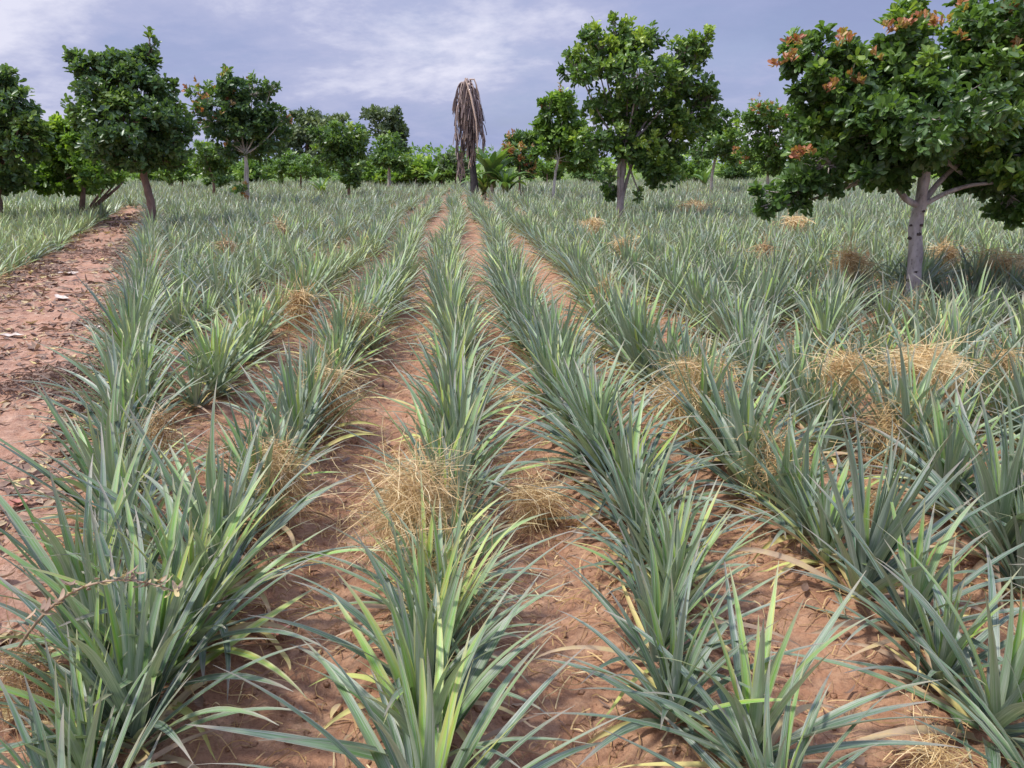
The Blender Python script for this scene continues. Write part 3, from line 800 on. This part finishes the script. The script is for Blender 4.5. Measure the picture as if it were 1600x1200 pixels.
def tree(name, label, cat, bpx, D, trunk, lobes, size, ncl, mat, bark, tr=.09, per=8, detail=True, red=0.0, group=None,
         bright=.35, depth=1.0, stems=None, gap=0.0, limbs=True, dz=None, redm=None):
    B = foot(bpx, D); B[2] = float(gz(B[0], B[1])) - .03
    root = empty(name, tuple(B), label, cat, group)
    S = D / FPX / cp * 1.0
    LC = []
    for q, lb in enumerate(lobes):
        px, py, rx, ry = lb[:4]
        dd = lb[4] if len(lb) > 4 else rng.normal() * rx * S * .45
        c = at_d(px, py, D + dd) - B
        LC.append((c, rx * S, ry * S))
    # trunk
    g = Geo()
    tp = [np.zeros(3)] + [at_d(px, py, D + dd_) - B for px, py, dd_ in trunk]
    tp = np.array(tp)
    tt = np.linspace(0, 1, len(tp)); ts = np.linspace(0, 1, 14)
    pts = np.stack([np.interp(ts, tt, tp[:, k_]) for k_ in range(3)], -1)
    pts[1:-1] = (pts[:-2] + pts[1:-1] * 2 + pts[2:]) / 4
    pts[1:-1] += rng.normal(size=(12, 3)) * tr * .12
    tube(g, pts, [tr * 1.25, tr, tr * .92, tr * .8], 12 if detail else 6, bump=.09)
    topn = pts[-1]
    for st in (stems or []):
        q = np.array([at_d(px, py, D + dd_) - B for px, py, dd_ in st[0]]); q = np.vstack([pts[st[2]], q])
        t2 = np.linspace(0, 1, len(q)); t3 = np.linspace(0, 1, 10)
        qq = np.stack([np.interp(t3, t2, q[:, k_]) for k_ in range(3)], -1); qq[1:-1] = (qq[:-2] + 2 * qq[1:-1] + qq[2:]) / 4
        tube(g, qq, [st[1], st[1] * .6], 9, bump=.08)
    g.obj('trunk', bark, root)
    gb = Geo()
    AP, AD, AK = [], [], []
    vols = np.array([rx * ry * rx ** .5 for _, rx, ry in LC]) ** .8; vols /= vols.sum()
    for (c, rx, ry), f in zip(LC, vols):
        if limbs:
            mid = (topn + c) / 2 + np.array([0, 0, -.15 * np.linalg.norm(c - topn)])
            tube(gb, bez(topn + (rng.normal(size=3) * .02), mid, c, 8), [tr * .42, tr * .14], 6)
        n = max(6, int(ncl * f))
        ns = int(np.clip(n / 11, 5, 16))
        sdn = rng.normal(size=(ns, 3)); sdn /= np.linalg.norm(sdn, axis=1)[:, None]
        sr = rng.uniform(.66, .98, ns); srad = rng.uniform(.22, .42, ns)
        shoot = (rng.random(ns) < .28) & (sdn[:, 2] > .0)
        sr[shoot] = 1.12; srad[shoot] = .17
        sk = rng.normal(size=ns) * .16
        d0 = rng.normal(size=(n, 3)); d0 /= np.linalg.norm(d0, axis=1)[:, None]
        j_ = rng.choice(ns, n, p=(srad + .05) ** 1.6 / ((srad + .05) ** 1.6).sum())
        loc = sdn[j_] * sr[j_][:, None] + d0 * (srad[j_] * rng.random(n) ** (1 / 2.6))[:, None] * np.where(shoot[j_], 1.7, 1)[:, None] ** np.array([0, 0, 1.])
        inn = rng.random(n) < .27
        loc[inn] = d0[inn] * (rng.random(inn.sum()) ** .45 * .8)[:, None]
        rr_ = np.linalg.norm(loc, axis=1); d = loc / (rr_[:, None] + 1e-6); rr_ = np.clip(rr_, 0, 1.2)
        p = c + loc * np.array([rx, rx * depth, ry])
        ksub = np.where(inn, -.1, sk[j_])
        ok = vn3(p, .9 / max(size * 2.2, .2)) > -.5 + gap
        p, d, rr_, ksub, d0 = p[ok], d[ok], rr_[ok], ksub[ok], d0[ok]
        dirn = d * .6 + d0 * .4 + np.array([0, 0, .55]) + rng.normal(size=p.shape) * .25
        AP.append(p); AD.append(dirn)
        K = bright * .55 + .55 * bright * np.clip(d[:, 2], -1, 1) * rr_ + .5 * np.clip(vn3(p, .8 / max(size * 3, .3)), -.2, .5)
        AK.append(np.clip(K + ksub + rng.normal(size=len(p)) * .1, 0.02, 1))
        if limbs:
            for q in p[::max(1, len(p) // (26 if detail else 6))]:
                m2 = (c + q) / 2 + rng.normal(size=3) * .04
                tube(gb, bez(c + (topn - c) * .12, m2, q, 5), [tr * .13, tr * .04], 4, cap=False)
    if gb.V: gb.obj('branches', bark, root)
    P_, D_, K_ = np.concatenate(AP), np.concatenate(AD), np.concatenate(AK)
    gl = Geo()
    if red > 0:
        dn = D_[:, 2] / np.linalg.norm(D_, axis=1)
        cen = P_.mean(0); outw = np.linalg.norm((P_ - cen) / P_.std(0), axis=1)
        score = .5 * vn3(P_, 2.3) + .16 * outw + rng.normal(size=len(P_)) * .12 + .2 * dn
        isr = score > np.quantile(score, 1 - red)
        gr_ = Geo(); clusters(gr_, P_[isr] + D_[isr] * size * .35, D_[isr], size * .72, per, np.clip(rng.normal(size=isr.sum()) * .3 + .5, 0, 1), detail, (.2, .9))
        gr_.obj('young_leaves', redm or REDL, root)
        P_, D_, K_ = P_[~isr], D_[~isr], K_[~isr]
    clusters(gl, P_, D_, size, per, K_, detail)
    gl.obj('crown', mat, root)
    return root

# 1 large cashew at right
T1L = [(1283, 95, 52, 34, 0), (1248, 85, 26, 22, .1), (1300, 130, 62, 45, -.1), (1340, 175, 75, 60, .2), (1262, 190, 36, 34, .1), (1275, 262, 50, 36, -.2), (1225, 305, 38, 26, -.1), (1195, 325, 16, 16, -.1),
       (1418, 30, 26, 26, 0), (1412, 75, 42, 42, -.2), (1450, 130, 85, 62, 0), (1390, 215, 75, 60, -.35), (1460, 215, 90, 62, .1), (1530, 60, 55, 55, .2), (1570, 30, 60, 50, -.2), (1530, 160, 75, 62, -.3),
       (1600, 215, 70, 60, .1), (1560, 262, 60, 40, -.1), (1590, 315, 42, 38, 0), (1640, 120, 70, 90, .2), (1680, 230, 60, 90, 0), (1330, 262, 60, 30, .25), (1390, 272, 40, 16, -.2), (1500, 268, 45, 24, .3), (1450, 190, 80, 60, .9), (1450, 180, 90, 60, -.8), (1550, 200, 80, 60, .9)]
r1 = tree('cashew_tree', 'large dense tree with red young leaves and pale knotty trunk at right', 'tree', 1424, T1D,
     [(1428, 400, 0), (1432, 350, 0), (1436, 325, 0), (1446, 275, 0), (1450, 220, .05)], T1L, .105, 5600, CASHEW, BARKT, .068, 8, True, 0, None, .40,
     stems=[([(1415, 312, -.05), (1396, 285, -.1), (1380, 250, -.1)], .038, 8), ([(1462, 290, .05), (1490, 262, .1), (1520, 240, .2)], .034, 8), ([(1480, 300, -.1), (1520, 288, -.15), (1570, 285, -.2)], .028, 8)])
for px, py, s_ in ((1421, 372, .03), (1436, 366, .028), (1440, 352, .022), (1419, 438, .026), (1431, 425, .024), (1423, 352, .02), (1443, 330, .02)):
    p = at_d(px, py, T1D - .060) - np.array(r1.location); V, F_ = lump(random.Random(px), s_); g = Geo(); g.add(V * np.array([1, .6, 1.1]) + p, F_); g.obj('knot', KNOT, r1)
gr1 = Geo(); pr_ = []
for px, py, n_ in ((1222, 92, 5), (1240, 64, 4), (1236, 82, 3), (1325, 60, 5), (1295, 126, 4), (1340, 124, 5), (1244, 236, 5), (1262, 234, 4), (1393, 42, 4), (1415, 40, 5), (1470, 34, 5), (1448, 24, 3), (1505, 50, 2), (1588, 68, 4), (1582, 12, 4), (1365, 86, 2), (1500, 2, 4)):
    for q in range(n_):
        c_ = at_d(px + rng.normal() * 7, py + rng.normal() * 5, T1D - .52 + rng.normal() * .06) - np.array(r1.location)
        pr_.append(c_)
pr_ = np.array(pr_); dr_ = rng.normal(size=pr_.shape) * .3 + np.array([-.1, -.35, .8])
clusters(gr1, pr_, dr_, .07, 7, np.clip(rng.normal(size=len(pr_)) * .3 + .5, 0, 1), True, (.2, .95))
gr1.obj('young_leaves', REDL, r1)
# 2 forked cashew right of centre
tree('cashew_tree', 'tall forked tree with yellow-green tips standing right of the photo centre', 'tree', 967, T2D,
     [(968, 315, 0), (970, 290, 0), (974, 262, 0), (976, 235, 0)],
     [(938, 66, 30, 26), (962, 45, 14, 18), (985, 66, 34, 24), (1022, 52, 26, 20), (1065, 82, 34, 24), (1100, 68, 18, 22), (900, 100, 26, 22), (935, 105, 42, 28), (1000, 105, 50, 38), (1060, 125, 46, 38), (1098, 160, 30, 26),
      (960, 160, 40, 30), (1010, 170, 60, 40), (1070, 180, 45, 30), (975, 215, 45, 34), (1025, 235, 45, 38), (1060, 215, 30, 28), (1040, 272, 28, 26), (1018, 262, 20, 22), (950, 288, 13, 26), (1000, 302, 7, 9), (1112, 150, 14, 12), (930, 215, 30, 26)],
     .15, 2700, CASHEW, BARK, .085, 7, True, 0, None, .72, stems=[([(975, 300, .1), (984, 265, .1), (1000, 225, .2), (1030, 190, .3)], .05, 3), ([(966, 280, -.1), (968, 250, -.1), (973, 225, 0)], .05, 3)], gap=.12)
# 3 tree at the end of the path
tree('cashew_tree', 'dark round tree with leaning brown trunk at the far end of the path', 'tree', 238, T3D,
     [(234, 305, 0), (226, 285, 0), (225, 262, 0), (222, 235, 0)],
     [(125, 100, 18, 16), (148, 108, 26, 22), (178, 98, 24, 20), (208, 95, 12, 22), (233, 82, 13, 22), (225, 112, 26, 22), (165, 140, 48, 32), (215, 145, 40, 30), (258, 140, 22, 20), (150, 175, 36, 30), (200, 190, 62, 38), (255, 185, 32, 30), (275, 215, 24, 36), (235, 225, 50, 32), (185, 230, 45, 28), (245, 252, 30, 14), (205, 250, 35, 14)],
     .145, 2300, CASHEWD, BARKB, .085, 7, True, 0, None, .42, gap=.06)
# 4 slimmer tree
tree('cashew_tree', 'slim pale-trunked tree with rusty tips left of centre', 'tree', 387, T4D,
     [(386, 285, 0), (385, 262, 0), (384, 240, 0)],
     [(355, 122, 12, 14), (365, 138, 26, 20), (395, 140, 24, 18), (425, 133, 16, 9), (318, 150, 18, 20), (345, 165, 36, 26), (392, 175, 36, 30), (330, 190, 28, 26), (425, 200, 22, 26), (375, 205, 45, 28), (405, 228, 36, 20), (360, 228, 30, 14), (443, 185, 8, 14), (380, 297, 13, 9)],
     .19, 1300, CASHEWD, BARKP, .07, 6, True, .06, None, .42, gap=.1, redm=REDL)
G = 'trees and bushes round the edge of the field'
tree('bushy_tree', 'dark bushy tree cut off by the left edge of photo', 'tree', -5, 20, [(-3, 290, 0), (0, 260, 0)],
     [(5, 140, 26, 24), (20, 170, 34, 28), (-10, 190, 50, 50), (30, 215, 34, 34), (52, 228, 14, 20), (5, 255, 48, 36), (-30, 280, 40, 24), (15, 285, 26, 12), (-50, 200, 40, 60)], .17, 1500, CASHEWD, BARKB, .09, 7, True, 0, G, .5)
tree('bushy_tree', 'low bright green spreading tree between left edge and path end', 'tree', 128, 22, [(130, 292, 0), (128, 265, 0)],
     [(100, 195, 20, 20), (125, 215, 30, 26), (85, 235, 30, 26), (130, 250, 40, 26), (75, 270, 34, 24), (110, 282, 40, 18), (155, 272, 30, 22), (62, 290, 18, 10)], .17, 1300, LIGHTG, BARKB, .07, 7, True, 0, G, .55,
     stems=[([(170, 285, -.2), (178, 262, -.2)], .04, 1), ([(186, 283, 0), (172, 268, 0), (160, 250, 0)], .03, 1), ([(194, 285, .3), (192, 262, .3)], .045, 1)])
tree('small_tree', 'small dark tree with crown to the ground, left of the slim pale-trunked tree', 'tree', 334, 33, [(334, 275, 0)],
     [(318, 240, 20, 15), (340, 245, 24, 20), (330, 262, 26, 16), (340, 280, 16, 10)], .2, 520, CASHEW, BARKB, .06, 6, False, 0, G, .5)
tree('small_tree', 'dark rounded tree with branches to the ground left of the sky gap', 'tree', 545, 33, [(545, 278, 0), (542, 255, 0)],
     [(510, 212, 22, 18), (535, 215, 28, 22), (558, 230, 24, 26), (525, 245, 32, 22), (548, 262, 26, 18), (552, 282, 13, 9)], .2, 950, CASHEW, BARKB, .06, 6, False, 0, G, .42)
tree('small_tree', 'rounded tree beside the open sky gap left of the dead palm', 'tree', 608, 46, [(608, 268, 0), (608, 250, 0)],
     [(598, 235, 24, 18), (620, 228, 14, 20), (612, 250, 28, 14), (630, 255, 10, 14)], .26, 600, CASHEW, BARKP, .09, 6, False, 0, G, .5)
tree('broad_tree', 'grey-green far tree with open crown behind the rounded tree', 'tree', 600, 56, [(600, 250, 0), (600, 215, 0)],
     [(578, 180, 18, 11), (602, 178, 20, 9), (620, 190, 14, 18), (600, 200, 30, 18), (630, 208, 11, 10), (612, 225, 25, 22)], .34, 620, GREYG, BARKB, .12, 6, False, 0, G, .45, gap=.1)
tree('broad_tree', 'broad domed far tree right of the slim pale-trunked tree', 'tree', 480, 56, [(480, 255, 0), (480, 225, 0)],
     [(478, 178, 24, 12), (500, 190, 36, 16), (530, 195, 24, 12), (470, 210, 34, 24), (510, 215, 44, 22), (460, 240, 30, 20), (500, 245, 50, 20)], .34, 1300, GREYG, BARKB, .14, 6, False, 0, G, .6)
tree('bush', 'green bush under the broad domed tree', 'bush', 470, 42, [(470, 270, 0)], [(455, 255, 24, 18), (485, 262, 30, 14), (440, 265, 14, 14)], .24, 420, LIGHTG, BARKB, .05, 6, False, 0, G, .25)
tree('bush', 'green bush filling the gap right of the path-end tree', 'bush', 285, 42, [(285, 270, 0)], [(270, 255, 24, 18), (300, 250, 26, 20), (285, 268, 36, 10)], .24, 480, LIGHTG, BARKB, .05, 6, False, 0, G, .4)
tree('bush', 'dark green far bush right behind the dead palm at left', 'bush', 712, 50, [(712, 272, 0)], [(708, 250, 20, 12), (700, 264, 18, 10), (728, 262, 14, 10)], .26, 330, GREYG, BARKB, .05, 6, False, 0, G, .4)
tree('bush', 'rusty-topped bush right of the banana clump', 'bush', 812, 36, [(812, 275, 0), (812, 255, 0)], [(805, 215, 18, 11), (825, 222, 16, 14), (812, 240, 28, 20), (822, 262, 16, 14), (840, 215, 12, 12)], .22, 700, CASHEW, BARKB, .05, 6, False, .2, G, .4)
tree('small_tree', 'yellow-green tree on thin white trunk left of the forked tree', 'tree', 863, 29, [(867, 275, 0), (872, 250, 0)],
     [(858, 165, 18, 16), (880, 165, 26, 18), (855, 195, 20, 20), (885, 200, 36, 30), (905, 225, 34, 28), (868, 228, 24, 18), (845, 235, 14, 14), (900, 250, 28, 14)], .2, 1150, LIGHTG, BARKP, .05, 6, True, .02, G, .5)
tree('small_tree', 'small tree on leaning white trunk right of the forked tree', 'tree', 1110, 38, [(1114, 262, 0), (1124, 228, 0)],
     [(1115, 182, 22, 14), (1138, 200, 16, 16), (1105, 205, 28, 18), (1130, 222, 30, 18), (1095, 235, 24, 16), (1145, 235, 16, 20)], .23, 800, CASHEW, BARKP, .07, 6, False, 0, G, .5)
tree('small_tree', 'green tree with pinkish young leaves, just left of the large tree', 'tree', 1200, 34, [(1200, 270, 0), (1200, 245, 0)],
     [(1175, 178, 20, 18), (1205, 172, 28, 16), (1235, 185, 28, 22), (1180, 210, 28, 26), (1215, 215, 36, 28), (1195, 245, 36, 24), (1240, 245, 28, 24), (1260, 215, 26, 28)], .21, 1500, LIGHTG, BARKP, .06, 6, False, .07, G, .38)
for px, w_, top, lab, m_ in ((855, 26, 250, 'low bush seen behind the thin white trunk', LIGHTG), (925, 34, 252, 'low bush left behind the forked trunk', CASHEW), (1040, 40, 246, 'low bush behind the right side of the forked tree', LIGHTG),
                         (1085, 30, 250, 'low bush left behind the leaning white trunk', LIGHTG), (1150, 26, 246, 'low bush right of the leaning white trunk', CASHEW), (235, 30, 248, 'low bush right behind the leaning brown trunk', LIGHTG),
                         (405, 30, 248, 'low bush behind the slim pale trunk', CASHEW), (575, 22, 256, 'bright low bush between the two dark rounded trees', LIGHTG), (375, 26, 252, 'low bush between small dark tree and slim pale trunk', LIGHTG), (165, 30, 250, 'low dark bush behind the spreading bright green tree', CASHEW),
                         (1330, 60, 240, 'far bush hidden behind the large tree, left of its trunk', CASHEW), (1490, 70, 238, 'far bush behind the large tree, right of its trunk', CASHEW), (1620, 60, 240, 'far bush behind the large tree at right edge', CASHEW)):
    tree('bush', lab, 'bush', px, 54, [(px, 272, 0)], [(px - w_ * .45, top + 14, w_ * .5, 13), (px + w_ * .3, top + 10, w_ * .55, 14), (px, top + 22, w_, 11)], .3, 330, m_, BARKB, .05, 5, False, 0, G, .45)

# far thicket that closes the horizon behind the field
TP = []
for q in range(5200):
    a = rng.uniform(-.78, .72); D = rng.uniform(60, 78); xx = a * D; hh = 1.5 + 1.3 * (vn(xx, D, .09, 31) + .5) + .8 * (vn(xx, D, .35, 32) + .3)
    TP.append(FWDH * D + RIGHT * xx + np.array([0, 0, max(.1, hh * rng.random() ** .6)]))
TP = np.array(TP); g = Geo(); clusters(g, TP, rng.normal(size=TP.shape) * .5 + np.array([0, -.3, .8]), .36, 5, np.clip(.45 + vn3(TP, .15) + rng.normal(size=len(TP)) * .12, 0, 1), False)
tag(g.obj('thicket', LIGHTG), 'far green thicket closing the horizon behind the field', 'thicket', kind='stuff')
# banana plants -------------------------------------------------------------
def banana(px, D, hpx, nl, label, seed, droop=1.2, fan=.85, lw=.14, cat='banana plant', sb=.2):
    r = np.random.default_rng(seed); B = foot(px, D); B[2] = float(gz(B[0], B[1])) - .02
    e = empty('banana_plant', tuple(B), label, cat, 'banana plants beyond the pineapple field')
    H = hpx * D / FPX
    g = Geo(); tube(g, bez((0, 0, 0), (.03, 0, H * .12), (0.02, 0, H * sb * 1.25), 6), [.11, .07], 8); g.obj('stem', BARKP if seed % 2 else BARKB, e)
    for q in range(nl):
        az = q * 2.4 + r.random(); Lh = H * r.uniform(.55, .85) * fan
        V, F_, A = strap(Lh, lw * H, az, math.radians(r.uniform(55, 86)), droop * r.uniform(.7, 1.6), 10, 5, np.array([0, 0, H * sb * r.uniform(.6, 1.3)]), r.normal() * .4, r.normal() * .2, .42, np.clip(r.normal() * .2 + .45, 0, 1))
        g = Geo(); g.add(V, F_, A); g.obj('leaf', BANANA, e)
for a in ((640, 52, 62, 11, 'bright banana plant at left end of the low green clump', 1), (664, 50, 66, 12, 'banana plant in the middle of the low green clump', 2), (690, 51, 68, 11, 'pale green banana plant with tallest leaves in low clump', 3),
          (678, 48, 52, 10, 'short banana plant in front of the low green clump', 4), (722, 50, 54, 10, 'banana plant just left of the dead palm', 5), (440, 48, 56, 11, 'banana plant under the tree right of slim trunk', 6), (268, 46, 58, 11, 'banana plant seen right of the leaning brown trunk', 7),
          (1100, 46, 50, 10, 'banana plant at foot of the leaning white trunk', 8), (505, 34, 50, 10, 'small banana plant left of the dark rounded tree', 9), (352, 48, 50, 9, 'banana plant right of the small dark tree', 10)):
    banana(*a[:5], a[5])
for px, w_, top, lab, m_ in ((650, 30, 250, 'light green low bush left half of the sky gap', LIGHTG), (690, 30, 246, 'light green low bush just left of the far dark bush', LIGHTG), (620, 24, 256, 'light green low bush below the rounded tree by the sky gap', LIGHTG)):
    tree('bush', lab, 'bush', px, 50, [(px, 272, 0)], [(px - w_ * .45, top + 14, w_ * .5, 11), (px + w_ * .3, top + 10, w_ * .55, 12), (px, top + 22, w_, 11)], .3, 420, m_, BARKB, .05, 5, False, 0, G, .7)
banana(768, 34.5, 118, 16, 'tall banana plant right of the dead palm with one upright leaf', 21, .9, .8, .12, sb=.22)
banana(790, 34, 84, 26, 'dark drooping banana plant in front of the rusty-topped bush', 22, 1.5, .9, .10, sb=.15)
banana(756, 35, 76, 24, 'low banana plant directly behind the dead palm trunk', 24, 1.4, .9, .10, sb=.15)

# ------------------------------------------------------------------ dead palm
FROND, t, b, o = newmat('dead_frond')
u_, v_, k_ = leafattr(t); geo = N(t, 'ShaderNodeNewGeometry'); nz = noise(t, geo.outputs['Position'], 5, 4)
L(t, ramp(t, M(t, 'ADD', k_, M(t, 'MULTIPLY', M(t, 'SUBTRACT', nz, .5), .5)), [(0, (.09, .065, .06)), (.4, (.22, .16, .14)), (.75, (.42, .32, .28)), (1, (.62, .46, .34))]), b.inputs['Base Color']); b.inputs['Roughness'].default_value = .8
PD = 34.0; B = foot(742, PD); B[2] = float(gz(B[0], B[1])) - .03
palm = empty('dead_palm', tuple(B), 'dead palm with charred trunk and brown fronds hanging down, against the sky', 'palm tree')
def pl(px, py, dd=0): return at_d(px, py, PD + dd) - B
g = Geo(); tube(g, np.array([np.zeros(3), pl(741, 285), pl(739, 262), pl(736, 235), pl(733, 180), pl(731, 140)]), [.19, .17, .14, .12, .10, .06], 12, bump=.1); g.obj('trunk', BARKK, palm)
def frond(top, out_dir, Lf, spread, tint, seed, drop):
    r = np.random.default_rng(seed); g = Geo()
    n = 12; s_ = np.linspace(0, 1, n)
    a = out_dir
    prof = np.interp(s_, [0, .12, .35, .55, .8, 1], [.15, .75, 1.0, .85, .5, .35]) if not drop else np.sin(np.minimum(s_ * 2.2, 1.57))
    spread = spread * .88; hor = np.stack([np.cos(a) * spread * prof, np.sin(a) * spread * prof, np.zeros(n)], -1)
    hor += np.stack([r.normal() * .12 * s_ ** 2, r.normal() * .12 * s_ ** 2, 0 * s_], -1)
    z = .22 * np.sin(np.minimum(s_ * 6, 3.14)) * (spread > .2) - Lf * np.clip(s_ - .06, 0, 1)
    P_ = top + hor + np.stack([0 * s_, 0 * s_, z], -1)
    tube(g, P_, [.035, .02, .008], 5, A=(0, 0, min(1, tint + .3)))
    for q in range(90):
        k = r.integers(1, n); p = P_[k] + (P_[k - 1] - P_[k]) * r.random()
        ln = r.uniform(.45, .95) * (1 - .4 * s_[k]); az = r.random() * 6.28; fl = r.uniform(.0, .34)
        tt = np.linspace(0, 1, 5)
        Q = p + np.stack([math.cos(az) * fl * ln * tt ** .6, math.sin(az) * fl * ln * tt ** .6, -ln * tt], -1)
        ribbon(g, Q, r.uniform(.02, .05), np.clip(tint + r.normal() * .26, 0, 1))
    g.obj('dead_frond', FROND, palm)
tops = pl(729, 127)
for q in range(40):
    a = q * 2.4; dn_ = .95 * (q / 40) ** 1.2
    frond(tops + np.array([0.006 * q, 0, .12 - dn_]), a, rng.uniform(1.2, 2.0) + (.9 if q % 4 == 0 else 0), rng.uniform(.06, .16) + .30 * (q / 40) ** .55, rng.uniform(.15, .72), 900 + q, 0)
frond(pl(731, 124), 0.1, 3.4, .50, .7, 950, 0); frond(pl(731, 135), 0.0, 2.4, .66, .55, 951, 1)
frond(pl(729, 130), 3.2, 3.7, .34, .45, 952, 0); frond(pl(728, 132), 3.0, .9, .55, .3, 953, 1); frond(pl(727, 160), 3.3, 3.0, .45, .4, 954, 0)
g = Geo(); tube(g, np.array([pl(727, 122, -.3), pl(736, 150, -.45), pl(744, 190, -.5), pl(747, 240, -.45)]), [.03, .045, .03, .015], 6, A=(0, 0, .95)); g.obj('frond_stalk', FROND, palm)
